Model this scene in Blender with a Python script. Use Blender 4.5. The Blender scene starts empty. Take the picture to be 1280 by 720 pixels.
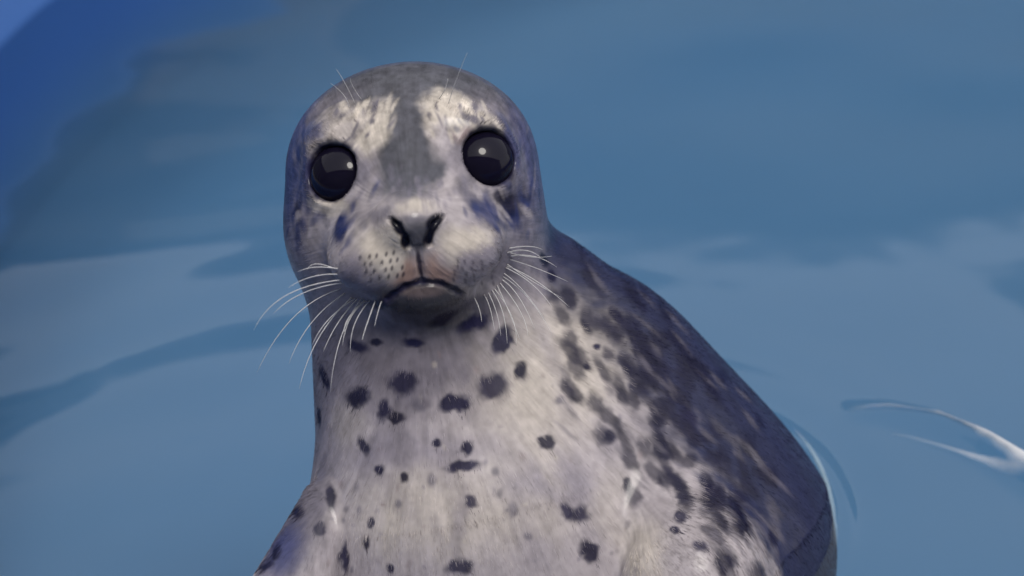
import bpy, math, random
import numpy as np
from mathutils import Vector, Matrix

random.seed(4); RNG = np.random.default_rng(4)
SC = bpy.context.scene
COL = SC.collection

# ------------------------------------------------------------------ camera
PITCH = math.radians(30.0)
S = 0.000536                      # metres per sculpting unit
DIST = 2133.0                     # camera distance from the head, in units
CZ = 0.18                         # height of the reference point over the water
RIGHT = np.array([1.0, 0, 0])
UP = np.array([0, math.sin(PITCH), math.cos(PITCH)])
BACK = np.array([0, -math.cos(PITCH), math.sin(PITCH)])
ORG = np.array([0.0, 0.0, CZ])

def to_world(q):
    q = np.asarray(q, dtype=np.float64)
    return ORG + S * (q[..., 0:1] * RIGHT + q[..., 1:2] * UP + q[..., 2:3] * BACK)

cam = bpy.data.cameras.new("camera")
cam_o = bpy.data.objects.new("camera", cam)
COL.objects.link(cam_o)
cam_o.location = Vector(ORG + S * DIST * BACK)
cam_o.rotation_euler = (math.pi / 2 - PITCH, 0, 0)
cam.sensor_width = 36.0
cam.lens = 60.0
cam.clip_start = 0.02
cam.clip_end = 3000.0
cam.dof.use_dof = True
cam.dof.focus_distance = S * (DIST - 70)
cam.dof.aperture_fstop = 3.6
SC.camera = cam_o
SC.render.resolution_x, SC.render.resolution_y = 1024, 576

# ------------------------------------------------------------------ sky, sun, exposure
SUN_EL, SUN_AZ = math.radians(62), math.radians(152)     # azimuth clockwise from +Y
w = bpy.data.worlds.new("World")
SC.world = w
w.use_nodes = True
nt = w.node_tree
nt.nodes.clear()
out = nt.nodes.new("ShaderNodeOutputWorld")
bg = nt.nodes.new("ShaderNodeBackground")
sky = nt.nodes.new("ShaderNodeTexSky")
sky.sky_type = 'NISHITA'
sky.sun_disc = False
sky.sun_elevation = SUN_EL
sky.sun_rotation = SUN_AZ
sky.air_density = 1.0
sky.dust_density = 3.0
sky.ozone_density = 1.0
hs = nt.nodes.new("ShaderNodeHueSaturation")             # thin overcast: greyer than a clear sky
hs.inputs['Saturation'].default_value = 0.30
nt.links.new(sky.outputs[0], hs.inputs['Color'])
cl = nt.nodes.new("ShaderNodeMix"); cl.data_type = 'RGBA'  # an even sheet of high cloud over it
cl.inputs[0].default_value = 0.50
cl.inputs[7].default_value = (8.0, 7.9, 7.9, 1)
nt.links.new(hs.outputs[0], cl.inputs[6])
nt.links.new(cl.outputs[2], bg.inputs[0])
bg.inputs[1].default_value = 0.15
nt.links.new(bg.outputs[0], out.inputs[0])

sun = bpy.data.lights.new("sun", 'SUN')
sun.energy = 1.6
sun.angle = math.radians(19)
sun.color = (1.0, 0.95, 0.88)
sun_o = bpy.data.objects.new("sun", sun)
COL.objects.link(sun_o)
sd = Vector((math.sin(SUN_AZ) * math.cos(SUN_EL), math.cos(SUN_AZ) * math.cos(SUN_EL), math.sin(SUN_EL)))
sun_o.rotation_euler = sd.to_track_quat('Z', 'Y').to_euler()

SC.view_settings.view_transform = 'Standard'
SC.view_settings.look = 'None'
SC.view_settings.gamma = 1.0
SC.view_settings.exposure = 0.12
SC.cycles.use_denoising = True
SC.cycles.max_bounces = 10
SC.cycles.transparent_max_bounces = 12

# ------------------------------------------------------------------ helpers
def tag(o, label=None, cat=None, kind=None, group=None):
    for k, v in (("label", label), ("category", cat), ("kind", kind), ("group", group)):
        if v:
            o[k] = v
    return o

def mesh_obj(name, v, f, mat, parent=None, smooth=True):
    me = bpy.data.meshes.new(name)
    me.from_pydata([tuple(p) for p in v], [], [tuple(p) for p in f])
    me.update()
    if smooth:
        me.polygons.foreach_set("use_smooth", [True] * len(me.polygons))
    o = bpy.data.objects.new(name, me)
    COL.objects.link(o)
    if mat:
        me.materials.append(mat)
    if parent:
        o.parent = parent
    return o

def quads_obj(name, V, Q, mat, parent=None):
    """fast path for big quad meshes"""
    me = bpy.data.meshes.new(name)
    nv, nq = len(V), len(Q)
    me.vertices.add(nv)
    me.vertices.foreach_set("co", np.ascontiguousarray(V, dtype=np.float32).ravel())
    me.loops.add(nq * 4)
    me.loops.foreach_set("vertex_index", np.ascontiguousarray(Q, dtype=np.int32).ravel())
    me.polygons.add(nq)
    me.polygons.foreach_set("loop_start", np.arange(0, nq * 4, 4, dtype=np.int32))
    me.update(calc_edges=True)
    me.validate()
    me.polygons.foreach_set("use_smooth", np.ones(len(me.polygons), dtype=bool))
    o = bpy.data.objects.new(name, me)
    COL.objects.link(o)
    if mat:
        me.materials.append(mat)
    if parent:
        o.parent = parent
    return o

def new_mat(name):
    m = bpy.data.materials.new(name)
    m.use_nodes = True
    m.node_tree.nodes.clear()
    return m, m.node_tree.nodes, m.node_tree.links

def simple_mat(name, col, rough=0.5, noise=0.0, nscale=8.0, bump=0.0, spec=0.5):
    m, N, L = new_mat(name)
    o = N.new("ShaderNodeOutputMaterial")
    b = N.new("ShaderNodeBsdfPrincipled")
    L.new(b.outputs[0], o.inputs[0])
    b.inputs['Roughness'].default_value = rough
    b.inputs['Specular IOR Level'].default_value = spec
    b.inputs['Base Color'].default_value = (*col, 1)
    if noise or bump:
        tc = N.new("ShaderNodeTexCoord")
        n = N.new("ShaderNodeTexNoise")
        n.inputs['Scale'].default_value = nscale
        n.inputs['Detail'].default_value = 6
        L.new(tc.outputs['Object'], n.inputs['Vector'])
        if noise:
            r = N.new("ShaderNodeMix"); r.data_type = 'RGBA'
            r.inputs[6].default_value = (*[c * (1 - noise) for c in col], 1)
            r.inputs[7].default_value = (*[min(1, c * (1 + noise)) for c in col], 1)
            L.new(n.outputs[0], r.inputs[0])
            L.new(r.outputs[2], b.inputs['Base Color'])
        if bump:
            bp = N.new("ShaderNodeBump")
            bp.inputs['Strength'].default_value = bump
            bp.inputs['Distance'].default_value = 0.01
            L.new(n.outputs[0], bp.inputs['Height'])
            L.new(bp.outputs[0], b.inputs['Normal'])
    return m

def box(x0, x1, y0, y1, z0, z1):
    v = [(x0, y0, z0), (x1, y0, z0), (x1, y1, z0), (x0, y1, z0), (x0, y0, z1), (x1, y0, z1), (x1, y1, z1), (x0, y1, z1)]
    f = [(0, 3, 2, 1), (4, 5, 6, 7), (0, 1, 5, 4), (1, 2, 6, 5), (2, 3, 7, 6), (3, 0, 4, 7)]
    return v, f

# numpy noise --------------------------------------------------------
TAB = RNG.random((48, 48, 48)).astype(np.float32)
def vnoise(p):
    i = np.floor(p).astype(np.int64)
    f = (p - i).astype(np.float32)
    f = f * f * (3 - 2 * f)
    i0 = i % 48; i1 = (i + 1) % 48
    x0, y0, z0 = i0[:, 0], i0[:, 1], i0[:, 2]
    x1, y1, z1 = i1[:, 0], i1[:, 1], i1[:, 2]
    fx, fy, fz = f[:, 0], f[:, 1], f[:, 2]
    a = TAB[x0, y0, z0] * (1 - fx) + TAB[x1, y0, z0] * fx
    b = TAB[x0, y1, z0] * (1 - fx) + TAB[x1, y1, z0] * fx
    c = TAB[x0, y0, z1] * (1 - fx) + TAB[x1, y0, z1] * fx
    d = TAB[x0, y1, z1] * (1 - fx) + TAB[x1, y1, z1] * fx
    return (a * (1 - fy) + b * fy) * (1 - fz) + (c * (1 - fy) + d * fy) * fz
def fbm(p, oct=3):
    r = 0; a = 0.5; t = 0
    for k in range(oct):
        r = r + a * vnoise(p * (2.03 ** k) + 11.3 * k); t += a; a *= 0.5
    return r / t
def sstep(a, b, x):
    t = np.clip((x - a) / (b - a), 0, 1)
    return t * t * (3 - 2 * t)

# ------------------------------------------------------------------ the seal's form (a signed distance field, in units)
def C(px, py, W):
    k = (DIST - W) / DIST
    return np.array([(px - 640) * k, (360 - py) * k, W], dtype=np.float32)

def smin(a, b, k):
    h = np.maximum(k - np.abs(a - b), 0) / k
    return np.minimum(a, b) - h * h * k * 0.25
def smax(a, b, k):
    return -smin(-a, -b, k)
def rotz(p, ang):
    c, s_ = math.cos(ang), math.sin(ang)
    return np.stack([c * p[:, 0] + s_ * p[:, 1], -s_ * p[:, 0] + c * p[:, 1], p[:, 2]], 1)
def roty(p, ang):
    c, s_ = math.cos(ang), math.sin(ang)
    return np.stack([c * p[:, 0] + s_ * p[:, 2], p[:, 1], -s_ * p[:, 0] + c * p[:, 2]], 1)
def ell(q, c, r, roll=0.0, yaw=0.0):
    p = q - c
    if roll:
        p = rotz(p, roll)
    if yaw:
        p = roty(p, yaw)
    r = np.array(r, dtype=np.float32)
    k0 = np.linalg.norm(p / r, axis=1)
    k1 = np.linalg.norm(p / (r * r), axis=1) + 1e-9
    return k0 * (k0 - 1) / k1
def cone(q, a, b, ra, rb):
    ba = b - a
    l2 = float(ba @ ba)
    t = np.clip(((q - a) @ ba) / l2, 0, 1)
    d = np.linalg.norm(q - a - t[:, None] * ba, axis=1)
    return d - (ra + (rb - ra) * t)
def sphere(q, c, r):
    return np.linalg.norm(q - c, axis=1) - r

ROLL = math.radians(5.0)
HEAD = C(516, 228, 0)
def hl(a, b, c):                     # a point given in the head's own axes
    ca, sa = math.cos(ROLL), math.sin(ROLL)
    return HEAD + np.array([ca * a - sa * b, sa * a + ca * b, c], dtype=np.float32)

EYE_R = 38.0
EYES = []                            # filled below: (centre, axis)
GROOVES = []                         # nostrils, philtrum, mouth: (a, b, ra, rb, blend)

def sdf_base(q):
    # skull, cheeks, muzzle
    d = ell(q, HEAD, (154, 142, 150), ROLL)
    d = smin(d, ell(q, hl(0, -20, -55), (151, 138, 140), ROLL), 40)
    d = smin(d, ell(q, hl(0, 42, -20), (140, 98, 120), ROLL), 40)
    d = smin(d, ell(q, hl(-76, -62, 20), (78, 74, 92), ROLL), 45)
    d = smin(d, ell(q, hl(70, -62, 20), (76, 74, 92), ROLL), 45)
    d = smin(d, ell(q, hl(3, -48, 105), (76, 62, 88), ROLL), 55)       # snout
    d = smin(d, ell(q, hl(-2, 10, 105), (40, 62, 45), ROLL), 40)         # bridge
    d = smin(d, ell(q, hl(-42, -92, 140), (56, 43, 48), ROLL), 32)      # whisker pads
    d = smin(d, ell(q, hl(47, -92, 138), (56, 43, 46), ROLL), 36)
    d = smin(d, ell(q, hl(2, -58, 178), (34, 26, 30), ROLL), 20)        # nose
    d = smin(d, ell(q, hl(5, -139, 114), (58, 30, 48), ROLL), 22)       # lower jaw
    d = smin(d, ell(q, hl(-70, 58, 92), (44, 20, 32), ROLL + 0.25), 30)  # brows
    d = smin(d, ell(q, hl(70, 58, 92), (44, 20, 32), ROLL - 0.25), 30)
    # neck, chest, torso
    n = cone(q, C(520, 320, -50), C(580, 610, -75), 139, 190)
    n = smin(n, ell(q, C(590, 690, -45), (205, 190, 160)), 60)
    t = cone(q, C(648, 380, -130), C(757, 685, -205), 110, 287)
    t = smin(t, sphere(q, C(700, 522, -172), 212), 50)
    t = smin(t, cone(q, C(762, 695, -205), C(730, 860, -560), 290, 150), 80)
    t = smin(t, cone(q, C(730, 860, -560), C(700, 1010, -800), 150, 60), 60)
    n = smin(n, t, 70)
    d = smin(d, n, 55)
    # fore flippers
    fl = cone(q, C(412, 636, 26), C(366, 745, 70), 38, 54)
    fl = smin(fl, ell(q, C(330, 850, 90), (46, 90, 34), -0.5), 40)
    d = smin(d, fl, 12 + 34 * np.clip((-q[:, 0] - 222) / 45 + (q[:, 1] + 215) / 60, 0, 1))
    fr = ell(q, C(860, 748, 82), (90, 116, 86), -0.1)
    fr = smin(fr, ell(q, C(900, 890, 120), (60, 110, 40), 0.3), 50)
    d = smin(d, fr, 11 + 60 * np.clip(((q[:, 0] - 125) * 0.8 + (q[:, 1] + 300) * 0.9) / 95, 0, 1))
    return d

def sdf(q):
    d = sdf_base(q)
    for c, ax in EYES:
        d = smin(d, sphere(q, c, EYE_R + 4.0), 26)
        d = smax(d, -cone(q, c, c + ax * 120, 30.5, 43), 9)
        d = smax(d, -sphere(q, c, EYE_R - 1.0), 3)
    for a, b, ra, rb, k in GROOVES:
        d = smax(d, -cone(q, a, b, ra, rb), k)
    return d

def surf(px, py, f=None):
    """where the ray through a picture point first meets the seal (for placing features on its skin)"""
    f = f or sdf
    px = np.atleast_1d(np.asarray(px, dtype=np.float64)); py = np.atleast_1d(np.asarray(py, dtype=np.float64))
    o = np.array([0, 0, DIST])
    tgt = np.stack([px - 640, 360 - py, np.zeros_like(px)], 1)
    dr = tgt - o
    dr /= np.linalg.norm(dr, axis=1)[:, None]
    t = np.full(len(px), DIST - 330.0)
    best = np.full(len(px), 1e9); tb = t.copy()
    for _ in range(90):
        p = (o + dr * t[:, None]).astype(np.float32)
        d = f(p)
        m = np.abs(d) < best
        best = np.where(m, np.abs(d), best); tb = np.where(m, t, tb)
        t = t + d * 0.8
    hit = best < 2.5
    return o + dr * tb[:, None], hit

def grad(q, f, e=0.6):
    k = np.array([[1, -1, -1], [-1, -1, 1], [-1, 1, -1], [1, 1, 1]], dtype=np.float32)
    g = 0
    for kk in k:
        g = g + kk[None] * f((q + kk * e).astype(np.float32))[:, None]
    return g / (4 * e)

# eyes: on the skin, facing outward
for px, py, ax in ((416, 216, (-0.36, 0.10, 0.90)), (611, 197, (0.33, 0.14, 0.90))):
    p, _ = surf(px, py, sdf_base)
    ax = np.array(ax, dtype=np.float32); ax /= np.linalg.norm(ax)
    EYES.append(((p[0] - ax * (EYE_R * 0.80)).astype(np.float32), ax))

def polyline(pts, r0, r1, k, sink=0.0):
    P, _ = surf([p[0] for p in pts], [p[1] for p in pts], sdf_base)
    P = P.astype(np.float32)
    P[:, 2] -= sink
    n = len(P) - 1
    for i in range(n):
        ra = r0 + (r1 - r0) * i / n; rb = r0 + (r1 - r0) * (i + 1) / n
        GROOVES.append((P[i], P[i + 1], ra, rb, k))
polyline([(487, 274), (498, 282), (506, 296), (509, 307)], 2.6, 4.6, 4, 1.5)
polyline([(553, 271), (543, 280), (537, 294), (536, 304)], 2.6, 4.6, 4, 1.5)
polyline([(523, 308), (525, 330), (527, 350)], 1.2, 1.8, 5)
polyline([(484, 374), (492, 369), (507, 359), (527, 353), (549, 354), (566, 362), (574, 367)], 1.9, 1.9, 6, 1)

# ------------------------------------------------------------------ polygonise (surface nets)
def surface_nets(f, lo, hi, h):
    lo = np.array(lo, dtype=np.float32); n = (np.ceil((np.array(hi) - lo) / (4 * h)).astype(int)) * 4 + 1
    nb = (n - 1) // 4
    bc = np.stack(np.meshgrid(*[np.arange(k) for k in nb], indexing='ij'), -1).reshape(-1, 3)
    d = f((lo + (bc * 4 + 2) * h).astype(np.float32))
    act = np.abs(d) < 4 * h * 2.2
    F = np.repeat(np.repeat(np.repeat(d.reshape(nb), 4, 0), 4, 1), 4, 2)
    F = np.pad(F, ((0, 1), (0, 1), (0, 1)), mode='edge').astype(np.float32)
    ab = bc[act]
    off = np.stack(np.meshgrid(*[np.arange(5)] * 3, indexing='ij'), -1).reshape(-1, 3)
    idx = (ab[:, None, :] * 4 + off[None]).reshape(-1, 3)
    flat = np.unique(np.ravel_multi_index(idx.T, n))
    ijk = np.stack(np.unravel_index(flat, n), 1)
    vals = np.empty(len(flat), np.float32)
    for s0 in range(0, len(flat), 400000):
        vals[s0:s0 + 400000] = f((lo + ijk[s0:s0 + 400000] * h).astype(np.float32))
    F[ijk[:, 0], ijk[:, 1], ijk[:, 2]] = vals
    I = F < 0
    cnt = np.zeros(np.array(n) - 1, np.int8)
    for dx in (0, 1):
        for dy in (0, 1):
            for dz in (0, 1):
                cnt += I[dx:n[0] - 1 + dx, dy:n[1] - 1 + dy, dz:n[2] - 1 + dz]
    cells = np.argwhere((cnt > 0) & (cnt < 8))
    vid = np.full(cnt.shape, -1, np.int64)
    vid[cells[:, 0], cells[:, 1], cells[:, 2]] = np.arange(len(cells))
    acc = np.zeros((len(cells), 3)); num = np.zeros(len(cells))
    cor = [np.array(c) for c in np.ndindex(2, 2, 2)]
    for a in cor:
        for ax in range(3):
            if a[ax] == 0:
                b = a.copy(); b[ax] = 1
                fa = F[cells[:, 0] + a[0], cells[:, 1] + a[1], cells[:, 2] + a[2]]
                fb = F[cells[:, 0] + b[0], cells[:, 1] + b[1], cells[:, 2] + b[2]]
                m = (fa < 0) != (fb < 0)
                t = np.where(m, fa / (fa - fb + 1e-12), 0)
                p = a[None] + t[:, None] * (b - a)[None]
                acc[m] += p[m]; num[m] += 1
    V = lo + (cells + acc / num[:, None]) * h
    Q = []
    for ax in range(3):
        u, v_ = [(1, 2), (2, 0), (0, 1)][ax]
        s0 = [slice(1, -1)] * 3; s0[ax] = slice(0, -1)
        s1 = [slice(1, -1)] * 3; s1[ax] = slice(1, None)
        A = I[tuple(s0)]; B = I[tuple(s1)]
        e = np.argwhere(A != B)
        off0 = np.array([1, 1, 1]); off0[ax] = 0
        e = e + off0
        inside = I[e[:, 0], e[:, 1], e[:, 2]]
        def cell(du, dv):
            c = e.copy(); c[:, u] -= du; c[:, v_] -= dv
            return vid[c[:, 0], c[:, 1], c[:, 2]]
        q = np.stack([cell(0, 0), cell(1, 0), cell(1, 1), cell(0, 1)], 1)
        q[~inside] = q[~inside][:, ::-1]
        Q.append(q)
    Q = np.concatenate(Q)
    Q = Q[(Q >= 0).all(1)]
    return V, Q

def project(V, f, it=2):
    for _ in range(it):
        d = f(V.astype(np.float32)); g = grad(V, f)
        st = d / np.maximum((g * g).sum(1), 0.25)
        V = V - np.clip(st, -2, 2)[:, None] * g
    return V

def subdivide(V, Q):
    E = np.concatenate([Q[:, [0, 1]], Q[:, [1, 2]], Q[:, [2, 3]], Q[:, [3, 0]]])
    E = np.sort(E, 1)
    U, inv = np.unique(E[:, 0] * len(V) + E[:, 1], return_inverse=True)
    a, b = U // len(V), U % len(V)
    em = (V[a] + V[b]) / 2
    fc = V[Q].mean(1)
    nv = len(V); ne = len(em); nq = len(Q)
    ei = inv.reshape(4, nq) + nv
    ci = np.arange(nq) + nv + ne
    NV = np.concatenate([V, em, fc])
    NQ = np.concatenate([np.stack([Q[:, k], ei[k], ci, ei[(k - 1) % 4]], 1) for k in range(4)])
    return NV, NQ

V, Q = surface_nets(sdf, (-440, -780, -900), (440, 300, 260), 4.0)
V = project(V, sdf, 2)
V, Q = subdivide(V, Q)
def refine(V, Q, sel):
    A, B = Q[sel], Q[~sel]
    V2, Q2 = subdivide(V, A)
    return V2, np.concatenate([Q2, B])
fcq = V[Q].mean(1)
V, Q = refine(V, Q, (np.linalg.norm(fcq - HEAD, axis=1) < 215) & (fcq[:, 2] > 10))
V = project(V, sdf, 1)
NRM = grad(V, sdf, 1.5); NRM /= np.linalg.norm(NRM, axis=1)[:, None] + 1e-9

# ------------------------------------------------------------------ the coat's markings
PALE = np.array([0.37, 0.333, 0.350]); CREAM = np.array([0.52, 0.465, 0.41]); GREY = np.array([0.075, 0.076, 0.094])
MID = np.array([0.135, 0.125, 0.165]); DARK = np.array([0.007, 0.0065, 0.024]); BACKC = np.array([0.007, 0.012, 0.050])
PINK = np.array([0.37, 0.24, 0.195]); LAV = np.array([0.215, 0.195, 0.24]); NOSE = np.array([0.050, 0.050, 0.062])
BROWN = np.array([0.26, 0.20, 0.20])

NS = V.astype(np.float32)
warp = np.stack([fbm(NS / 26 + o, 3) for o in (0.0, 17.0, 31.0)], 1) - 0.5
fine = np.stack([fbm(NS / 7 + o, 2) for o in (3.0, 23.0, 41.0)], 1) - 0.5
# hair lies away from the nose over head, neck and body
NOSE_P = hl(2, -50, 150)
flow = V - NOSE_P
flow /= np.linalg.norm(flow, axis=1)[:, None]
flow = flow - (flow * NRM).sum(1)[:, None] * NRM
flow /= np.linalg.norm(flow, axis=1)[:, None] + 1e-6
streak = 0
for k in range(-7, 8):
    streak = streak + vnoise((NS + flow.astype(np.float32) * k * 2.2) / 2.6)
streak = (streak / 15 - 0.5) * 2.6
clump = 0
for k in range(-5, 6):
    clump = clump + vnoise((NS + flow.astype(np.float32) * k * 6.0) / 8.0 + 7.0)
clump = (clump / 11 - 0.5) * 3.0

alb = np.tile(PALE, (len(V), 1)) * 1.0

def paint(mask, col, a=1.0):
    global alb
    m = np.clip(mask * a, 0, 1)[:, None]
    alb = alb * (1 - m) + np.asarray(col) * m

BL = []      # queued blobs
def blob(px, py, rx, ry, ang=0.0, col=None, a=1.0, soft=0.35, wob=0.5):
    BL.append((px, py, rx, ry, ang, DARK if col is None else col, a, soft, wob))
def flush():
    if not BL:
        return
    cx = np.array([b[0] for b in BL], float); cy = np.array([b[1] for b in BL], float)
    an = np.radians([b[4] for b in BL])
    c1, s1 = np.cos(an), np.sin(an)
    st = 4.0
    p0, h0 = surf(cx, cy)
    pa, ha = surf(cx + c1 * st, cy - s1 * st)
    pb, hb = surf(cx + s1 * st, cy + c1 * st)
    for i, (px, py, rx, ry, ang, col, a, soft, wob) in enumerate(BL):
        ja = (pa[i] - p0[i]) / st if ha[i] else np.array([c1[i], s1[i], 0])
        jb = (pb[i] - p0[i]) / st if hb[i] else np.array([s1[i], -c1[i], 0])
        for j in (ja, jb):
            l = np.linalg.norm(j)
            if l > 2.2:
                j *= 2.2 / l
        A = np.stack([ja * rx, jb * ry], 1)
        R = max(np.linalg.norm(ja) * rx, np.linalg.norm(jb) * ry) * (1 + soft) + 12
        sel = np.nonzero(((V - p0[i]) ** 2).sum(1) < R * R)[0]
        if not len(sel):
            continue
        dlt = V[sel] - p0[i]
        dlt = dlt + warp[sel] * wob * min(rx, ry) * 1.3 + fine[sel] * wob * min(rx, ry, 10) * 0.9
        uv = dlt @ np.linalg.pinv(A).T
        res = dlt - uv @ A.T
        r = np.sqrt((uv ** 2).sum(1) + (res ** 2).sum(1) / (R * R) * 0.7)
        r = r + clump[sel] * 0.10 * wob * 2
        m = 1 - sstep(1 - soft, 1 + soft, r)
        mm = np.clip(m * a, 0, 1)[:, None]
        alb[sel] = alb[sel] * (1 - mm) + col * mm
    BL.clear()

# broad tones
def z_of(q):
    return q[:, 1] * math.cos(PITCH) + q[:, 2] * math.sin(PITCH)
# the back: everything dorsal of the flank line is dark
bx = (V[:, 0] * 0.62 + (V[:, 1]) * 0.40 - V[:, 2] * 0.68)
dorsal = sstep(2, 84, bx + warp[:, 0] * 110 + clump * 30)
headm = 1 - sstep(150, 190, np.linalg.norm((V - HEAD) / np.array([1, 1, 1]), axis=1))
dorsal_b = dorsal * (1 - headm)
paint(dorsal_b, BACKC, 0.92)
flank = sstep(-60, 90, bx + warp[:, 1] * 170 + clump * 45) * (1 - headm)
paint(flank, LAV * 0.62, 0.7)
paint(dorsal_b, BACKC, 0.85)
# head top and sides
hv = V - HEAD
crown = sstep(70, 118, hv[:, 1] - hv[:, 2] * 0.10 + warp[:, 0] * 40)
paint(crown * headm, GREY, 0.95)
side = sstep(98, 146, np.abs(hv[:, 0]) + warp[:, 1] * 34) * headm
paint(side, MID * 0.75, 0.85)
back_h = (1 - sstep(-35, 35, hv[:, 2])) * headm
paint(back_h, BACKC * 2.4, 0.85)  # rear of the head, tinted blue to imitate the pool's reflection along the rim

blob(510, 445, 125, 62, 0, LAV * .62, .9, .6)  # the head's soft shade on the throat, put into the coat colour
blob(400, 480, 30, 110, 0, MID, .6, .7)
flush()
# face
paint(headm, LAV * 0.68, 0.85)
paint(crown * headm, GREY, 0.95)
paint(side, BACKC * 2.6, 0.7)
blob(505, 165, 30, 45, 4, GREY, .95, .3)
blob(516, 205, 42, 36, 0, GREY * .95, 1, .25)
blob(505, 232, 40, 26, 20, GREY * 1.1, .8, .5)
blob(515, 110, 70, 26, 4, GREY, .9, .4)
blob(452, 150, 40, 20, 25, CREAM * .9, .75, .6, .9)
blob(462, 168, 20, 28, -15, CREAM, .85, .5, .8)
blob(483, 143, 4, 26, -8, CREAM, .7, .5)
blob(422, 168, 40, 12, 24, PALE, .9, .5)
blob(412, 176, 30, 9, 14, CREAM * .9, .5, .6)
blob(565, 130, 34, 20, -10, CREAM, .85, .5, .9)
blob(540, 150, 12, 24, 10, CREAM, .7, .5)
blob(602, 150, 26, 13, -20, CREAM * .92, .8, .5)
blob(552, 172, 13, 24, -10, PALE, .7, .6)
blob(578, 168, 13, 11, 0, BROWN, .8, .6)
blob(628, 158, 14, 16, -50, MID * .8, .7, .6)
blob(415, 258, 28, 12, -5, CREAM, .9, .5)
blob(442, 243, 14, 14, 0, PALE, .6, .6)
blob(400, 290, 20, 22, 0, PALE * .9, .8, .5)
blob(378, 200, 10, 34, 5, MID * .8, .7, .5)
blob(450, 225, 10, 26, -20, MID, .6, .7)
blob(372, 268, 9, 16, 12, DARK, .85, .4)
blob(380, 288, 5, 10, 0, DARK, .5, .6)
blob(428, 282, 11, 26, -18, BACKC * 1.3, .95, .45)
blob(441, 266, 12, 12, 0, MID * .7, .7, .6)
blob(470, 258, 20, 14, 25, PALE * .95, .8, .6, .9)
blob(490, 252, 16, 8, 0, PALE, .5, .7)
blob(520, 256, 26, 9, 2, CREAM, .75, .6)
blob(560, 235, 16, 20, -30, PALE, .8, .6, .8)
blob(592, 250, 10, 32, 35, MID * .8, .8, .5)
blob(612, 275, 10, 28, 35, BACKC * 2, .8, .5)
blob(600, 232, 14, 9, -10, PALE, .6, .6)
blob(640, 258, 15, 16, 35, DARK, .95, .35)
blob(624, 245, 7, 9, 0, DARK, .8, .4)
blob(655, 215, 7, 40, 0, LAV * .7, .6, .6)
blob(660, 285, 9, 34, 8, MID * .75, .7, .6)
# broken hair marks of brow and cheek
for i in range(70):
    sd_ = random.choice((-1, 1)); cx0 = 455 if sd_ < 0 else 572
    x = cx0 + random.gauss(0, 24); y = max(130, 148 + random.gauss(0, 16))
    blob(x, y, random.uniform(1.5, 3.5), random.uniform(4, 11), 25 * (-sd_) * -1 + random.uniform(-15, 15), (MID * .8 if random.random() < .6 else CREAM * 1.1), random.uniform(.5, .85), .7, .8)
for i in range(60):
    sd_ = random.choice((-1, 1))
    x = (425 if sd_ < 0 else 618) + random.gauss(0, 22); y = 270 + random.gauss(0, 22)
    blob(x, y, random.uniform(2, 5), random.uniform(6, 15), 30 * sd_ + random.uniform(-15, 15), (BACKC * 2.2 if random.random() < .65 else PALE), random.uniform(.45, .8), .7, .9)
for i in range(50):
    x = 522 + random.gauss(0, 42); y = 240 + random.gauss(0, 14)
    blob(x, y, random.uniform(1.5, 4), random.uniform(4, 9), (x - 522) * .5, (MID if random.random() < .6 else LAV), random.uniform(.3, .5), .7, .8)
for i in range(40):
    x = random.choice((374, 664)) + random.gauss(0, 9); y = random.uniform(140, 300)
    blob(x, y, random.uniform(2, 4), random.uniform(6, 18), random.uniform(-15, 15), (BACKC * 2 if random.random() < .6 else LAV), random.uniform(.35, .65), .7, .8)
blob(392, 165, 14, 10, 40, BACKC * 2.5, .7, .6, .8)
blob(640, 180, 9, 26, -12, BACKC * 2.5, .6, .6, .8)
blob(383, 225, 8, 26, -5, BACKC * 3, .5, .6, .8)
blob(470, 272, 18, 10, 30, MID * .9, .6, .6, .9)
blob(452, 300, 12, 16, -20, LAV * .7, .6, .6, .9)
blob(600, 285, 14, 20, 30, LAV * .8, .6, .6, .9)
# muzzle
blob(475, 318, 34, 34, 10, CREAM, .85, .5)
blob(495, 318, 14, 34, -10, CREAM * 1.02, .9, .5)
blob(580, 302, 36, 18, 8, CREAM, .8, .6, .9)
blob(600, 325, 34, 26, 0, LAV, .75, .6)
blob(625, 325, 18, 26, 0, MID * .8, .7, .6)
blob(440, 340, 16, 26, 0, LAV * .9, .8, .6)
blob(465, 355, 34, 16, -8, LAV, .65, .6)
blob(507, 342, 20, 17, 40, PINK, .9, .6, .3)
blob(549, 341, 22, 17, -40, PINK, .9, .6, .3)
blob(556, 322, 12, 14, 0, PALE, .7, .6)
blob(491, 320, 14, 30, -8, CREAM * 1.12, .9, .5, .6)
blob(472, 312, 20, 16, 10, CREAM * 1.05, .75, .6, .8)
blob(585, 303, 32, 13, 8, CREAM * 1.08, .8, .6, .8)
blob(565, 316, 10, 16, 10, CREAM, .6, .6, .6)
blob(410, 258, 24, 9, -8, CREAM * 1.1, .8, .6, .5)
# nose leather and nostrils
blob(521, 284, 25, 12, 0, NOSE * 1.7, .85, .5, .25)
blob(522, 298, 14, 14, 0, NOSE * 1.35, .95, .35, .2)
blob(521, 273, 22, 4, 0, MID * .9, .5, .6, .3)
blob(497, 283, 6, 15, 32, DARK * .5, 1, .35, .1)
blob(507, 300, 5, 10, 15, DARK * .5, 1, .35, .1)
blob(544, 281, 5.5, 15, -30, DARK * .5, 1, .35, .1)
blob(537, 297, 4.5, 10, -8, DARK * .5, 1, .35, .1)
blob(525, 330, 2.2, 24, 4, DARK, .9, .5, .1)
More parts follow.
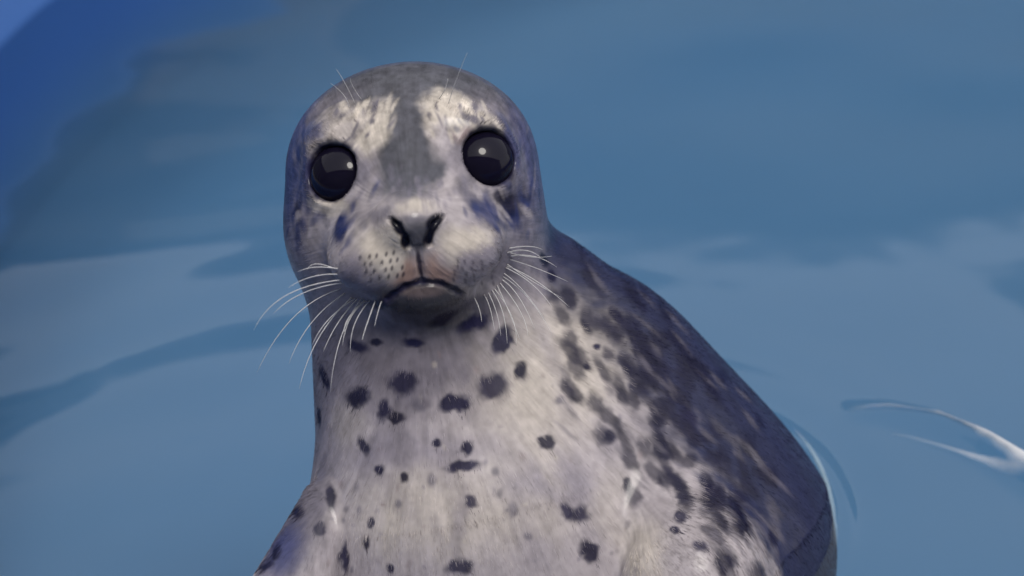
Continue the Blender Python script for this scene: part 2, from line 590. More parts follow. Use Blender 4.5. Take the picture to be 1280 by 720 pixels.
# mouth and chin
blob(530, 378, 60, 18, 2, NOSE * .75, .95, .35, .3)  # chin: wet dark fur, with the shade there painted in as well
blob(545, 396, 66, 16, 2, NOSE * .9, .85, .5, .3)
blob(472, 380, 20, 6, 10, DARK * 2, .7, .6, .3)
blob(600, 382, 22, 8, -10, MID * .5, .7, .6, .3)
blob(528, 366, 24, 6, 2, BROWN * .6, .7, .6, .2)
for i, (x, y) in enumerate([(476, 379), (490, 370), (507, 359), (527, 353), (549, 354), (568, 363), (584, 374)]):
    blob(x, y, 12, 3.6, [35, 35, 28, 8, -10, -30, -35][i], DARK * 1.5, [.2, .5, .8, .9, .8, .5, .2][i], .7, .15)
blob(600, 378, 22, 10, -10, MID * .6, .8, .5)
# pads' dark whisker rows
for r_ in range(4):
    for c_ in range(5):
        blob(450 + c_ * 11 + r_ * 4 + random.uniform(-2, 2), 322 + r_ * 9 - c_ * 1.5 + random.uniform(-1, 1), 1.7, 3.4, -15, DARK, .75, .6, .1)
        blob(570 + c_ * 11 + random.uniform(-3, 3), 326 + r_ * 8 + c_ * 1.0 + random.uniform(-1, 1), 1.6, 3.2, 15, DARK, .55, .7, .1)
flush()
# broad tones of throat, breast and flippers
blob(690, 470, 70, 90, -40, CREAM * 1.0, .7, .7, .6)  # lit parts of the chest, brightened in the coat colour, here and next
blob(560, 640, 120, 50, 0, CREAM * .98, .6, .7, .6)
blob(690, 610, 60, 30, 0, LAV, .7, .7, .6)
blob(520, 560, 100, 20, 0, LAV, .5, .7, .6)
blob(800, 690, 24, 40, 0, CREAM, .8, .6)  # highlight on the right flipper, painted in
blob(405, 690, 12, 30, -15, PALE, .7, .6)  # highlight beside the left flipper's fold, painted in
blob(368, 655, 28, 70, -25, MID * .75, .9, .6)
blob(350, 690, 20, 40, -25, BACKC * 2.5, .7, .6)
blob(398, 610, 9, 40, -5, MID * .8, .6, .6)
blob(660, 330, 30, 40, -20, LAV, .6, .7)
flush()
for i in range(70):
    x, y = random.uniform(410, 800), random.uniform(430, 715)
    blob(x, y, random.uniform(1.5, 4), random.uniform(2, 6), random.uniform(-30, 30), random.choice((MID, MID * .6, BROWN * .8, CREAM)), random.uniform(.25, .6), .7, 1.0)
for i in range(26):
    x, y = random.uniform(430, 780), random.uniform(420, 715)
    blob(x, y, random.uniform(8, 22), random.uniform(18, 46), random.uniform(-25, 35), random.choice((LAV, LAV * .85, CREAM * .95)), random.uniform(.2, .45), .8, 1.0)
flush()
# the dark spots of throat, breast and flank
SPOTS = [(446, 432, 15, 7, -25), (470, 428, 8, 5, 0), (516, 428, 14, 6, 3), (595, 402, 23, 10, 28), (555, 398, 18, 7, 25),
         (628, 425, 12, 21, -28), (650, 463, 8, 11, -10), (617, 482, 20, 17, 10), (503, 477, 19, 12, 0), (448, 498, 14, 13, -20),
         (480, 512, 9, 12, 0), (568, 503, 20, 10, 15), (494, 522, 10, 7, 0), (545, 553, 6, 5, 0), (455, 556, 7, 11, 25),
         (585, 560, 8, 10, 0), (580, 582, 22, 7, 5), (474, 588, 6, 6, 0), (506, 597, 5, 7, 0), (405, 470, 5, 15, 20), (399, 520, 4, 12, 5),
         (685, 553, 10, 9, 0), (590, 627, 8, 8, 0), (708, 640, 8, 11, 10), (724, 644, 11, 14, -20), (737, 690, 10, 15, 20),
         (575, 708, 17, 10, 0), (464, 653, 5, 7, 0), (458, 678, 4, 9, 0), (431, 697, 5, 20, 0), (412, 620, 6, 18, 10), (400, 662, 7, 9, 0),
         (487, 710, 5, 6, 0), (760, 546, 9, 8, 0), (829, 568, 14, 10, 10), (860, 525, 10, 19, 20), (783, 606, 5, 9, 0),
         (850, 645, 8, 7, -30), (843, 662, 6, 5, 0), (887, 612, 5, 11, 5), (926, 650, 9, 20, 10), (966, 670, 6, 13, 10),
         (875, 682, 9, 6, -30), (905, 702, 13, 9, -20), (712, 373, 9, 15, 20), (800, 432, 12, 20, 20), (820, 460, 15, 22, 25),
         (746, 433, 5, 4, 0), (733, 458, 5, 4, -30), (770, 395, 6, 14, 35), (840, 490, 10, 16, 20), (690, 345, 5, 9, 20),
         (330, 705, 9, 7, 0), (372, 640, 7, 9, 0), (345, 690, 6, 10, -20), (680, 325, 5, 10, 25)]
for x, y, rx, ry, an in SPOTS:
    blob(x, y, rx, ry, an, DARK * random.uniform(1, 1.8), random.uniform(.88, .97), random.uniform(.32, .5), .85)
for x, y, rx, ry in ((640, 637, 6, 10), (525, 505, 12, 8), (540, 600, 5, 8), (498, 630, 4, 5), (620, 590, 5, 5), (700, 500, 6, 5), (660, 670, 6, 5)):
    blob(x, y, rx, ry, 0, MID * .8, .7, .6)
flush()
# dark mottling and pale flecks running with the hair along the back
for i in range(190):
    t = random.random()
    x0 = 720 + t * 250; y0 = 330 + t * 300
    x = x0 + random.gauss(0, 30) - 10; y = y0 + random.uniform(-60, 150)
    if random.random() < .42:
        blob(x, y, random.uniform(2, 4.5), random.uniform(8, 22), random.uniform(25, 50), LAV * random.uniform(.35, .7), .5, .7, .9)
    else:
        blob(x, y, random.uniform(5, 11), random.uniform(9, 22), random.uniform(20, 45), DARK * 1.1, .75, .5, .9)
flush()
# dark skin round the eyes
for c, ax in EYES:
    dq = V - c
    along = dq @ ax
    rad = np.linalg.norm(dq - along[:, None] * ax, axis=1)
    rim = (1 - sstep(32, 41, rad + fine[:, 0] * 5 + warp[:, 1] * 7)) * (along > 0)
    paint(rim, DARK * 1.4, .95)
# hair-scale variation of the coat's colour
lum = 1 + 0.20 * streak + 0.22 * clump + (0.45 + 0.6 * headm) * (fbm(NS / 9 + 5, 3) - 0.5)
alb = np.clip(alb * lum[:, None], 0.005, 0.85)

# ------------------------------------------------------------------ seal materials and objects
m_fur, N, L = new_mat("wet_fur")
o_ = N.new("ShaderNodeOutputMaterial"); b = N.new("ShaderNodeBsdfPrincipled")
L.new(b.outputs[0], o_.inputs[0])
at = N.new("ShaderNodeAttribute"); at.attribute_name = "coat"
L.new(at.outputs['Color'], b.inputs['Base Color'])
b.inputs['Roughness'].default_value = 0.45
b.inputs['Specular IOR Level'].default_value = 0.06
b.inputs['Coat Weight'].default_value = 0.30
b.inputs['Coat Roughness'].default_value = 0.16
bp = N.new("ShaderNodeBump"); bp.inputs['Strength'].default_value = 0.5; bp.inputs['Distance'].default_value = 0.0012
at2 = N.new("ShaderNodeAttribute"); at2.attribute_name = "lie"
L.new(at2.outputs['Fac'], bp.inputs['Height'])
L.new(bp.outputs[0], b.inputs['Normal'])

BASE = to_world(C(762, 695, -205))
WV = to_world(V)
origin = np.array([BASE[0], BASE[1], 0.0])
seal = quads_obj("harbour_seal", WV - origin, Q, m_fur)
seal.location = Vector(origin)
tag(seal, "spotted grey harbour seal rising from the blue pool water, facing forward", "seal")
ca = seal.data.attributes.new("coat", 'FLOAT_COLOR', 'POINT')
ca.data.foreach_set("color", np.concatenate([alb, np.ones((len(alb), 1))], 1).astype(np.float32).ravel())
la = seal.data.attributes.new("lie", 'FLOAT', 'POINT')
la.data.foreach_set("value", (streak * 0.5 + clump * 0.5).astype(np.float32))

# the coat itself: short hairs lying back along the flow, wet and clinging
m_hair, N, L = new_mat("hair")
o_ = N.new("ShaderNodeOutputMaterial"); b = N.new("ShaderNodeBsdfPrincipled")
L.new(b.outputs[0], o_.inputs[0])
at = N.new("ShaderNodeAttribute"); at.attribute_name = "tone"
L.new(at.outputs['Color'], b.inputs['Base Color'])
b.inputs['Roughness'].default_value = 0.3
b.inputs['Specular IOR Level'].default_value = 0.10
zz = CZ + S * (V[:, 1] * math.cos(PITCH) + V[:, 2] * math.sin(PITCH))
ok = (zz > -0.02) & (V[:, 2] > -330) & (NRM[:, 2] > -0.55)
for c, ax in EYES:
    dq = V - c; al_ = dq @ ax
    ok &= ~((np.linalg.norm(dq - al_[:, None] * ax, axis=1) < 36) & (al_ > 0))
    ok &= np.linalg.norm(dq, axis=1) > EYE_R + 3
nz = V - surf(522, 288)[0][0]
ok &= np.linalg.norm(nz / np.array([1.0, 0.75, 1.0]), axis=1) > 34
for a_, b_, ra_, rb_, k_ in GROOVES[:13]:
    ok &= np.linalg.norm(V - (a_ + b_) / 2, axis=1) > 9
A2 = np.zeros(len(V)); 
qa = np.linalg.norm(np.cross(V[Q[:, 2]] - V[Q[:, 0]], V[Q[:, 3]] - V[Q[:, 1]]), axis=1) / 8
for k in range(4):
    np.add.at(A2, Q[:, k], qa)
pr = A2 * ok; pr /= pr.sum()
NH = 110000
pick = RNG.choice(len(V), NH, p=pr)
tn = np.cross(NRM[pick], flow[pick])
root = V[pick] + RNG.normal(0, 0.8, (NH, 1)) * tn + RNG.normal(0, 0.8, (NH, 1)) * flow[pick] - NRM[pick] * 0.4
hd = np.linalg.norm(V[pick] - HEAD, axis=1) < 190
ln = (3.0 + 4.5 * sstep(50, 150, np.linalg.norm(V[pick] - hl(2, -70, 150), axis=1)) + 2.5 * (~hd)) * RNG.uniform(0.6, 1.3, NH)
side_ = RNG.normal(0, 0.09, (NH, 1)) + (warp[pick, 0:1] * 0.8)
dirn = flow[pick] + tn * side_
dirn /= np.linalg.norm(dirn, axis=1)[:, None]
lift = RNG.uniform(0.02, 0.11, NH)
pts = np.stack([root + dirn * (ln * t)[:, None] + NRM[pick] * (lift * ln * (t - 0.55 * t * t))[:, None] for t in (0, 0.35, 0.7, 1.0)], 1)
hc = bpy.data.hair_curves.new("fur")
hc.add_curves([4] * NH)
hc.attributes['position'].data.foreach_set("vector", (to_world(pts.reshape(-1, 3)) - origin).astype(np.float32).ravel())
ra_ = hc.attributes.get('radius') or hc.attributes.new('radius', 'FLOAT', 'POINT')
ra_.data.foreach_set("value", np.tile(np.array([0.34, 0.32, 0.24, 0.06]) * S, NH).astype(np.float32))
tone = np.clip(alb[pick] * RNG.uniform(0.7, 1.35, (NH, 1)), 0.006, 0.85)
ta = hc.attributes.new("tone", 'FLOAT_COLOR', 'CURVE')
ta.data.foreach_set("color", np.concatenate([tone, np.ones((NH, 1))], 1).astype(np.float32).ravel())
hc.materials.append(m_hair)
fur = bpy.data.objects.new("fur", hc)
COL.objects.link(fur)
fur.parent = seal
fur["kind"] = "stuff"

def child_at(name, v_world, f, mat):
    o = mesh_obj(name, np.asarray(v_world) - origin, f, mat, seal)
    return o

m_eye, N, L = new_mat("eye_dark")
o_ = N.new("ShaderNodeOutputMaterial"); b = N.new("ShaderNodeBsdfPrincipled")
L.new(b.outputs[0], o_.inputs[0])
b.inputs['Base Color'].default_value = (0.006, 0.005, 0.014, 1)
b.inputs['Roughness'].default_value = 0.07
b.inputs['IOR'].default_value = 1.30
for c, ax in EYES:
    n_, m_ = 56, 36
    ax_ = ax.astype(float); s1 = np.cross(ax_, [0, 1, 0]); s1 /= np.linalg.norm(s1); s2 = np.cross(s1, ax_)
    ec = c + ax_ * 11.5
    ea = 28.0                                        # a seal's flat cornea
    vs = [ec + ax_ * ea]
    for i in range(1, m_):
        th = math.pi * i / m_
        for j in range(n_):
            ph = 2 * math.pi * j / n_
            vs.append(ec + ea * math.cos(th) * ax_ + EYE_R * math.sin(th) * (math.cos(ph) * s1 + math.sin(ph) * s2))
    vs.append(ec - ax_ * ea)
    fs = [(0, 1 + j, 1 + (j + 1) % n_) for j in range(n_)]
    for i in range(m_ - 2):
        for j in range(n_):
            a0 = 1 + i * n_
            fs.append((a0 + j, a0 + n_ + j, a0 + n_ + (j + 1) % n_, a0 + (j + 1) % n_))
    a0 = 1 + (m_ - 2) * n_
    fs += [(len(vs) - 1, a0 + (j + 1) % n_, a0 + j) for j in range(n_)]
    child_at("eye", to_world(np.array(vs)), fs, m_eye)

# whiskers: each a tapered, beaded, bending tube
m_wh, N, L = new_mat("whisker_horn")
o_ = N.new("ShaderNodeOutputMaterial"); b = N.new("ShaderNodeBsdfPrincipled")
L.new(b.outputs[0], o_.inputs[0])
b.inputs['Base Color'].default_value = (0.72, 0.71, 0.72, 1)
b.inputs['Roughness'].default_value = 0.3
b.inputs['Transmission Weight'].default_value = 0.25

def whisker(x0, y0, xm, ym, x1, y1, w1, thick=1.0, dw=None):
    root, ok = surf(x0, y0)
    r0 = root[0]
    mid = C(xm, ym, r0[2] + (w1 * 0.55 if dw is None else dw)).astype(float)
    tip = C(x1, y1, r0[2] + w1).astype(float)
    g = grad(r0[None].astype(np.float32), sdf)[0]
    r0 = r0 - g * 3
    pts = []
    n = 16
    RW = random.uniform(0.7, 1.15)
    mid = mid + np.array([random.gauss(0, 3), random.gauss(0, 3), random.gauss(0, 4)])
    ctrl = 2 * mid - 0.5 * (r0 + tip)
    for i in range(n):
        t = i / (n - 1)
        pts.append((1 - t) ** 2 * r0 + 2 * t * (1 - t) * ctrl + t * t * tip)
    pts = np.array(pts)
    vs, fs = [], []
    for i in range(n):
        d = pts[min(i + 1, n - 1)] - pts[max(i - 1, 0)]
        d /= np.linalg.norm(d)
        a = np.cross(d, [0.3, 0.5, 0.8]); a /= np.linalg.norm(a); bb = np.cross(d, a)
        t = i / (n - 1)
        r = thick * 0.72 * RW * (1 - t) ** 0.7 + 0.10
        r *= 1 + 0.10 * math.sin(i * 2.4)
        for k in range(6):
            an = 2 * math.pi * k / 6
            vs.append(pts[i] + r * (math.cos(an) * a + math.sin(an) * bb))
    for i in range(n - 1):
        for k in range(6):
            fs.append((i * 6 + k, i * 6 + (k + 1) % 6, (i + 1) * 6 + (k + 1) % 6, (i + 1) * 6 + k))
    fs.append(tuple(range(5, -1, -1))); fs.append(tuple(range((n - 1) * 6, n * 6)))
    child_at("whisker", to_world(np.array(vs)), fs, m_wh)

WH = [(426, 342, 402, 338, 384, 338, 8), (430, 356, 380, 372, 342, 392, 22), (444, 374, 410, 400, 390, 432, 30), (458, 376, 438, 402, 428, 432, 40),
      (636, 316, 664, 316, 690, 320, 16), (633, 333, 672, 350, 712, 384, 22), (629, 346, 664, 376, 690, 418, 26), (625, 353, 646, 384, 660, 420, 30),
      (618, 360, 634, 392, 645, 430, 30), (611, 365, 620, 392, 626, 420, 30), (428, 352, 355, 372, 317, 413, 20), (427, 362, 370, 395, 321, 466, 30), (432, 367, 385, 402, 361, 455, 30),
      (440, 372, 398, 420, 374, 486, 35), (452, 373, 424, 420, 413, 490, 40), (447, 374, 425, 400, 404, 440, 30),
      (462, 376, 447, 405, 438, 440, 40), (468, 376, 458, 400, 453, 425, 40), (476, 378, 470, 392, 468, 408, 36),
      (424, 338, 395, 334, 372, 340, 10), (424, 345, 390, 346, 360, 360, 12), (455, 376, 440, 395, 432, 418, 40),
      (636, 312, 655, 310, 678, 312, 20), (634, 318, 656, 318, 676, 322, 20), (634, 330, 668, 345, 702, 372, 25),
      (632, 335, 662, 352, 690, 384, 25), (630, 342, 655, 362, 682, 400, 30), (628, 350, 650, 372, 668, 410, 30),
      (622, 356, 640, 385, 650, 425, 34), (615, 362, 625, 390, 634, 430, 36), (606, 368, 612, 390, 618, 412, 36),
      (637, 325, 670, 334, 710, 352, 22), (594, 372, 600, 388, 602, 402, 36), (638, 322, 668, 326, 696, 334, 20),
      (560, 130, 573, 98, 584, 66, 40), (548, 122, 555, 108, 560, 98, 20), (443, 128, 432, 108, 420, 86, 30),
      (452, 124, 446, 110, 438, 98, 20), (436, 134, 424, 118, 413, 104, 24)]
for wv in WH:
    whisker(*wv, thick=0.62 if wv[1] < 200 else 1.0)

# ------------------------------------------------------------------ the pool
PC = np.array([1.09, 1.67 - 0.99]); PR = 1.70       # a round blue tank; the water stands at z = 0
def liner(name, a, b_, low_col=None):
    m, N, L = new_mat(name)
    o_ = N.new("ShaderNodeOutputMaterial"); b = N.new("ShaderNodeBsdfPrincipled")
    L.new(b.outputs[0], o_.inputs[0])
    tc = N.new("ShaderNodeTexCoord"); n1 = N.new("ShaderNodeTexNoise"); n1.inputs['Scale'].default_value = 2.2; n1.inputs['Detail'].default_value = 5
    L.new(tc.outputs['Object'], n1.inputs['Vector'])
    mx = N.new("ShaderNodeMix"); mx.data_type = 'RGBA'
    mx.inputs[6].default_value = (*a, 1); mx.inputs[7].default_value = (*b_, 1)
    L.new(n1.outputs[0], mx.inputs[0]); L.new(mx.outputs[2], b.inputs['Base Color'])
    if low_col:                                       # the wall's deep blue blends into a paler blue low down
        sp = N.new("ShaderNodeSeparateXYZ"); L.new(tc.outputs['Object'], sp.inputs[0])
        mr = N.new("ShaderNodeMapRange"); mr.interpolation_type = 'SMOOTHSTEP'
        mr.inputs['From Min'].default_value = -0.22; mr.inputs['From Max'].default_value = -0.05
        L.new(sp.outputs['Z'], mr.inputs['Value'])
        m2 = N.new("ShaderNodeMix"); m2.data_type = 'RGBA'
        m2.inputs[6].default_value = (*low_col, 1)
        L.new(mr.outputs[0], m2.inputs[0]); L.new(mx.outputs[2], m2.inputs[7]); L.new(m2.outputs[2], b.inputs['Base Color'])
    b.inputs['Roughness'].default_value = 0.5
    b.inputs['Specular IOR Level'].default_value = 0.3
    return m
m_wall_l = liner("royal_blue_wall", (0.065, 0.17, 0.47), (0.075, 0.19, 0.52), (0.126, 0.236, 0.378))
m_floor_l = liner("pale_blue_floor", (0.118, 0.224, 0.362), (0.134, 0.248, 0.395))

def lathe(profile, n=160):
    vs, fs = [], []
    for r, z in profile:
        for k in range(n):
            a = 2 * math.pi * k / n
            vs.append((r * math.cos(a), r * math.sin(a), z))
    for i in range(len(profile) - 1):
        for k in range(n):
            fs.append((i * n + k, i * n + (k + 1) % n, (i + 1) * n + (k + 1) % n, (i + 1) * n + k))
    return vs, fs
DEPTH = -0.44
floor_prof = [(0.001, DEPTH), (PR - 0.25, DEPTH), (PR - 0.10, DEPTH + 0.03), (PR - 0.03, DEPTH + 0.10), (PR - 0.012, -0.22)]
wall_prof = [(PR - 0.012, -0.22), (PR - 0.010, -0.19), (PR - 0.008, -0.16), (PR - 0.006, -0.13), (PR - 0.004, -0.10), (PR, 0.0), (PR + 0.006, 0.16),
             (PR + 0.012, 0.185), (PR + 0.03, 0.198), (PR + 0.07, 0.20), (PR + 0.09, 0.19), (PR + 0.096, 0.165), (PR + 0.08, 0.15),
             (PR + 0.06, 0.14), (PR + 0.05, DEPTH - 0.06)]
pool = bpy.data.objects.new("pool", None)
COL.objects.link(pool)
pool.location = (PC[0], PC[1], 0)
tag(pool, "round bright blue pool with a raised rim holding the seal's water", "pool")
v_, f_ = lathe(wall_prof)
mesh_obj("wall", v_, f_, m_wall_l, pool)
v_, f_ = lathe(floor_prof)
mesh_obj("floor", v_, f_, m_floor_l, pool)

# water: ripples are real relief
m_water, N, L = new_mat("pool_water")
o_ = N.new("ShaderNodeOutputMaterial")
fr = N.new("ShaderNodeFresnel"); fr.inputs[0].default_value = 1.42
tr = N.new("ShaderNodeBsdfTransparent"); tr.inputs[0].default_value = (0.72, 0.82, 0.87, 1)
gl = N.new("ShaderNodeBsdfGlossy"); gl.inputs['Roughness'].default_value = 0.055
mxs = N.new("ShaderNodeMixShader")
L.new(fr.outputs[0], mxs.inputs[0]); L.new(tr.outputs[0], mxs.inputs[1]); L.new(gl.outputs[0], mxs.inputs[2])
L.new(mxs.outputs[0], o_.inputs[0])

def on_water(px, py):
    """the point of the water plane in the direction of a picture point"""
    d = np.array([(px - 640), (360 - py), -DIST])
    dw = d[0] * RIGHT + d[1] * UP + d[2] * BACK
    o = ORG + S * DIST * BACK
    t = -o[2] / dw[2]
    return (o + dw * t)[:2]

PACKETS = [(*on_water(230, 400), 0.13, math.radians(118), 0.016, 0.24), (*on_water(120, 520), 0.11, math.radians(125), 0.024, 0.18), (*on_water(330, 300), 0.10, math.radians(112), 0.025, 0.15)]
def water_height(x, y):
    h = np.zeros_like(x)
    rg = np.random.default_rng(11)
    for i in range(16):
        lam = rg.uniform(0.16, 0.55)
        th = rg.normal(math.pi / 2 + 0.25, 0.5)
        k = 2 * math.pi / lam
        h += 0.010 * lam / (2 * math.pi) * np.sin(k * (x * math.cos(th) + y * math.sin(th)) + rg.uniform(0, 6.28))
    for i in range(12):
        lam = rg.uniform(0.045, 0.11); th = rg.uniform(0, 6.28); k = 2 * math.pi / lam
        h += 0.0017 * lam / (2 * math.pi) * np.sin(k * (x * math.cos(th) + y * math.sin(th)) + rg.uniform(0, 6.28))
    h *= 1 - 0.7 * np.exp(-((x - 0.23) ** 2 + (y - 0.15) ** 2) / 0.11 ** 2)
    for cx_, cy_, lam, th, amp, rad in PACKETS:
        dx, dy = x - cx_, y - cy_
        k = 2 * math.pi / lam
        h += amp * lam / (2 * math.pi) * np.sin(k * (dx * math.cos(th) + dy * math.sin(th) + 0.35 * dx * dx / 0.3)) * np.exp(-(dx * dx + dy * dy) / rad ** 2)
    return h
def ridge(x, y, pts, wid, amp):
    """a narrow travelling ripple along a bending line; pts = (x, y, strength)"""
    best = np.full(x.shape, 1e9); st = np.zeros_like(x)
    for (ax, ay, s0), (bx_, by_, s1_) in zip(pts[:-1], pts[1:]):
        dx, dy = bx_ - ax, by_ - ay
        t = np.clip(((x - ax) * dx + (y - ay) * dy) / (dx * dx + dy * dy), 0, 1)
        d = np.hypot(x - ax - t * dx, y - ay - t * dy)
        m = d < best
        best = np.where(m, d, best); st = np.where(m, s0 + (s1_ - s0) * t, st)
    return amp * st * np.exp(-(best / wid) ** 2)
# ring grid, denser near the seal
ctr = np.array([0.10, 0.05])
def graded(c, lo, hi):
    a = np.arange(c - PR - 0.02, lo, 0.010); m = np.arange(lo, hi, 0.0024); z = np.arange(hi, c + PR + 0.02, 0.010)
    return np.concatenate([a, m, z])
xs = graded(PC[0], -0.36, 0.62); ys = graded(PC[1], -0.25, 0.42)
gx, gy = np.meshgrid(xs, ys, indexing='ij')
rr = np.hypot(gx - PC[0], gy - PC[1])
sc_ = np.where(rr > PR - 0.002, (PR - 0.002) / np.maximum(rr, 1e-6), 1.0)
gx2 = PC[0] + (gx - PC[0]) * sc_; gy2 = PC[1] + (gy - PC[1]) * sc_
hz = water_height(gx2, gy2)
RP = [(*on_water(1050, 516), 0.0), (*on_water(1110, 518), 0.35), (*on_water(1170, 532), 0.7), (*on_water(1230, 562), 1.0), (*on_water(1290, 600), 1.2), (*on_water(1400, 680), 1.0), (*on_water(1500, 800), 0.3)]
hz += ridge(gx2, gy2, RP, 0.0105, 0.0165)
# meniscus: water climbs a little where it meets the wet coat
near = (np.abs(gx2 - 0.05) < 0.5) & (np.abs(gy2) < 0.6)
qq = np.stack([gx2[near], gy2[near], np.zeros(near.sum())], 1) - ORG
uq = np.stack([qq @ RIGHT, qq @ UP, qq @ BACK], 1) / S
dd = sdf_base(uq.astype(np.float32)) * S
hz[near] += 0.0045 * np.exp(-np.maximum(dd, 0) / 0.0045) + 0.0005 * np.cos(np.maximum(dd, 0) * 2 * math.pi / 0.06) * np.exp(-np.maximum(dd, 0) / 0.07)
lip = np.exp(-((dd - 0.011) / 0.0055) ** 2) * sstep(0.12, 0.17, gx2[near]) * 0.0022
hz[near] += lip
vid = np.arange(len(xs) * len(ys)).reshape(len(xs), len(ys))
qd = np.stack([vid[:-1, :-1], vid[1:, :-1], vid[1:, 1:], vid[:-1, 1:]], -1).reshape(-1, 4)
keep = (rr[:-1, :-1] < PR + 0.008).reshape(-1) & (rr[1:, 1:] < PR + 0.008).reshape(-1)
water = quads_obj("pool_water", np.stack([gx2, gy2, hz], -1).reshape(-1, 3), qd[keep], m_water)
tag(water, "rippled clear blue water filling the round pool", kind="structure")

# added white strips that paint the glint on the ripple's crest and flank waterline
m_glint, N, L = new_mat("painted_glint")
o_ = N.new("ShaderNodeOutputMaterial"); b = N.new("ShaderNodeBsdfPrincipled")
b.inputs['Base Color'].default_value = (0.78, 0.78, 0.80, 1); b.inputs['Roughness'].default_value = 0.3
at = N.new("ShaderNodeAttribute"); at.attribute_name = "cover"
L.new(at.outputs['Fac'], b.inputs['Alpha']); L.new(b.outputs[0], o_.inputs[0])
def hz_at(x, y):
    x = np.array([x]); y = np.array([y])
    h = water_height(x, y) + ridge(x, y, RP, 0.0105, 0.0165)
    return float(h[0])
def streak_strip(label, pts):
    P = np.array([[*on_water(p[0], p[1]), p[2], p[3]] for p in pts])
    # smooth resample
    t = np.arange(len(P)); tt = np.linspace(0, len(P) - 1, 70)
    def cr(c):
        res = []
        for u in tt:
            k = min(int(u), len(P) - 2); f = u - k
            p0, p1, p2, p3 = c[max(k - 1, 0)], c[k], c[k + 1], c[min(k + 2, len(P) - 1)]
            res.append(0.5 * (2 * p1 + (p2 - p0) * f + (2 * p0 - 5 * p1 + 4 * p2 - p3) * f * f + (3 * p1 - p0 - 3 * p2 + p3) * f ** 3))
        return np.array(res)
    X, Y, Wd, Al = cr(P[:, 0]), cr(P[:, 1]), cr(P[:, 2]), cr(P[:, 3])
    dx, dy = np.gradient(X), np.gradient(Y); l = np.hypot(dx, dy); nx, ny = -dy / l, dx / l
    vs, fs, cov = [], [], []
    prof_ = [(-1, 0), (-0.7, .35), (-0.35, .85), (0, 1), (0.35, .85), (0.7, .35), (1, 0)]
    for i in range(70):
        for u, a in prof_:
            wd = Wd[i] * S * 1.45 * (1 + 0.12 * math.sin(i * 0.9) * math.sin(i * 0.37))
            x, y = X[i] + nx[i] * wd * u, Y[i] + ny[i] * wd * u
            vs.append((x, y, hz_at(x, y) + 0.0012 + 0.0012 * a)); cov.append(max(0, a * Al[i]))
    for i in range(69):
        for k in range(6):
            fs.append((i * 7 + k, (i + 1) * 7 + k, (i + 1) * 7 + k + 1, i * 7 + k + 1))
    o = mesh_obj("glint_strip", vs, fs, m_glint)
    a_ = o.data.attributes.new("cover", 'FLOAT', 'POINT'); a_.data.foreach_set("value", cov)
    tag(o, label, "foam", kind="stuff")  # the strips are painted glint, not foam
streak_strip("curved white strip painted as the glint on the ripple right of the seal", [(1058, 516, 4, 0), (1110, 513, 6, .25), (1160, 523, 8, .5), (1200, 540, 9, .6), (1240, 562, 13, .8), (1290, 594, 18, .95), (1360, 640, 20, .9), (1420, 700, 16, .3)])
streak_strip("faint inner painted glint line of the curved ripple", [(1110, 543, 2, 0), (1150, 551, 2.5, .12), (1190, 563, 3, .22), (1225, 577, 4, .35), (1262, 595, 5, .2), (1280, 604, 4, 0)])
streak_strip("thin white strip painted as glint beside the seal's flank", [(992, 540, 2, 0), (1011, 562, 3, .45), (1027, 592, 3.5, .65), (1038, 625, 3.5, .6), (1043, 655, 3, .35), (1045, 690, 2, 0)])

# ------------------------------------------------------------------ ground and the building whose reflection lies on the water
m_con = simple_mat("concrete_paving", (0.30, 0.29, 0.27), 0.8, 0.25, 3.0, 0.2)
rg_ = PR + 0.05
gv, gf = [], []
NN = 160
for r_ in (rg_ + 0.0, 3.0, 8.0, 60.0, 1500.0):
    for k in range(NN):
        a = 2 * math.pi * k / NN
        gv.append((PC[0] + r_ * math.cos(a), PC[1] + r_ * math.sin(a), -0.30))
for i in range(4):
    for k in range(NN):
        gf.append((i * NN + k, (i + 1) * NN + k, (i + 1) * NN + (k + 1) % NN, i * NN + (k + 1) % NN))
ground = mesh_obj("ground", gv, gf, m_con, smooth=False)
tag(ground, "grey concrete ground around the pool", kind="structure")

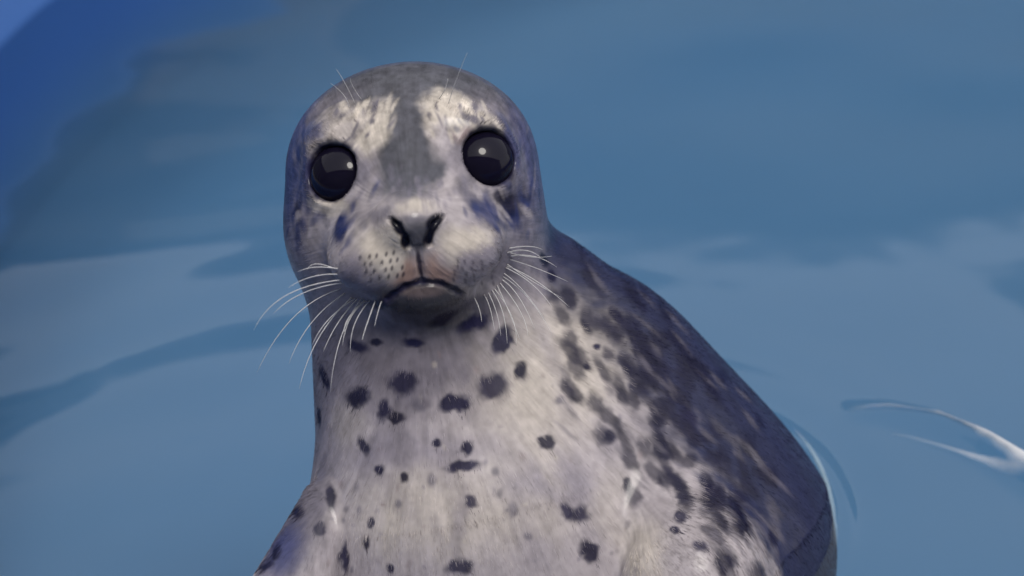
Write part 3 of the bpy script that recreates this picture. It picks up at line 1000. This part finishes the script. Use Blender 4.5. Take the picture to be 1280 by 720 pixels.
bd = bpy.data.objects.new("building", None)
COL.objects.link(bd)
BY = 6.0
bd.location = (0, BY, -0.30)
tag(bd, "dark clad building standing across the yard behind the pool", "building")
m_wall = simple_mat("dark_cladding", (0.13, 0.15, 0.17), 0.7, 0.2, 4.0, 0.1)
m_roof = simple_mat("roof_metal", (0.08, 0.085, 0.09), 0.5, 0.2, 6.0)
m_frame = simple_mat("window_frame", (0.3, 0.3, 0.3), 0.5)
m_pane = simple_mat("window_pane", (0.22, 0.24, 0.25), 0.15)
def bpart(name, b6, mat, parent=bd):
    v, f = box(*b6)
    return mesh_obj(name, v, f, mat, parent, smooth=False)
bpart("wall", (-12, -3.1, 0, 6, 0, 4.4), m_wall)
bpart("wall", (-3.097, 14, 0.0, 6, 0, 3.2), m_wall)
bpart("roof", (-12.3, -2.9, -0.3, 6.3, 4.403, 4.6), m_roof)
bpart("roof", (-2.895, 14.3, -0.3, 6.3, 3.203, 3.4), m_roof)
for x in (-9.5, -7, -4.5, -1.6):
    wy = -0.06
    fo = bpart("window", (x - 0.05, x + 0.95, wy, -0.003, 1.75, 2.7), m_frame)
    bpart("pane", (x + 0.02, x + 0.88, wy - 0.015, wy - 0.003, 1.82, 2.63), m_pane, fo)
# unseen side and rear wings, added to darken the eye reflections and front light
bpart("wall", (-12, -8, -9.3, -0.003, 0, 4.4), m_wall)  # added unseen wing
bpart("roof", (-12.3, -7.7, -9.6, -0.303, 4.403, 4.6), m_roof)  # roof of the added unseen wing
bpart("wall", (-7.997, 9, -13.5, -9.3, 0, 3.9), m_wall)  # added unseen wing
bpart("roof", (-7.697, 9.3, -13.8, -9.0, 3.903, 4.1), m_roof)  # roof of the added unseen wing
for x in (-5.5, -2.5, 3.0, 6.0):
    fo = bpart("window", (x - 0.05, x + 1.25, -9.297, -9.24, 1.2, 2.4), m_frame)  # window of the added unseen wing
    bpart("pane", (x + 0.02, x + 1.18, -9.237, -9.225, 1.27, 2.33), m_pane, fo)  # pane of the added unseen wing
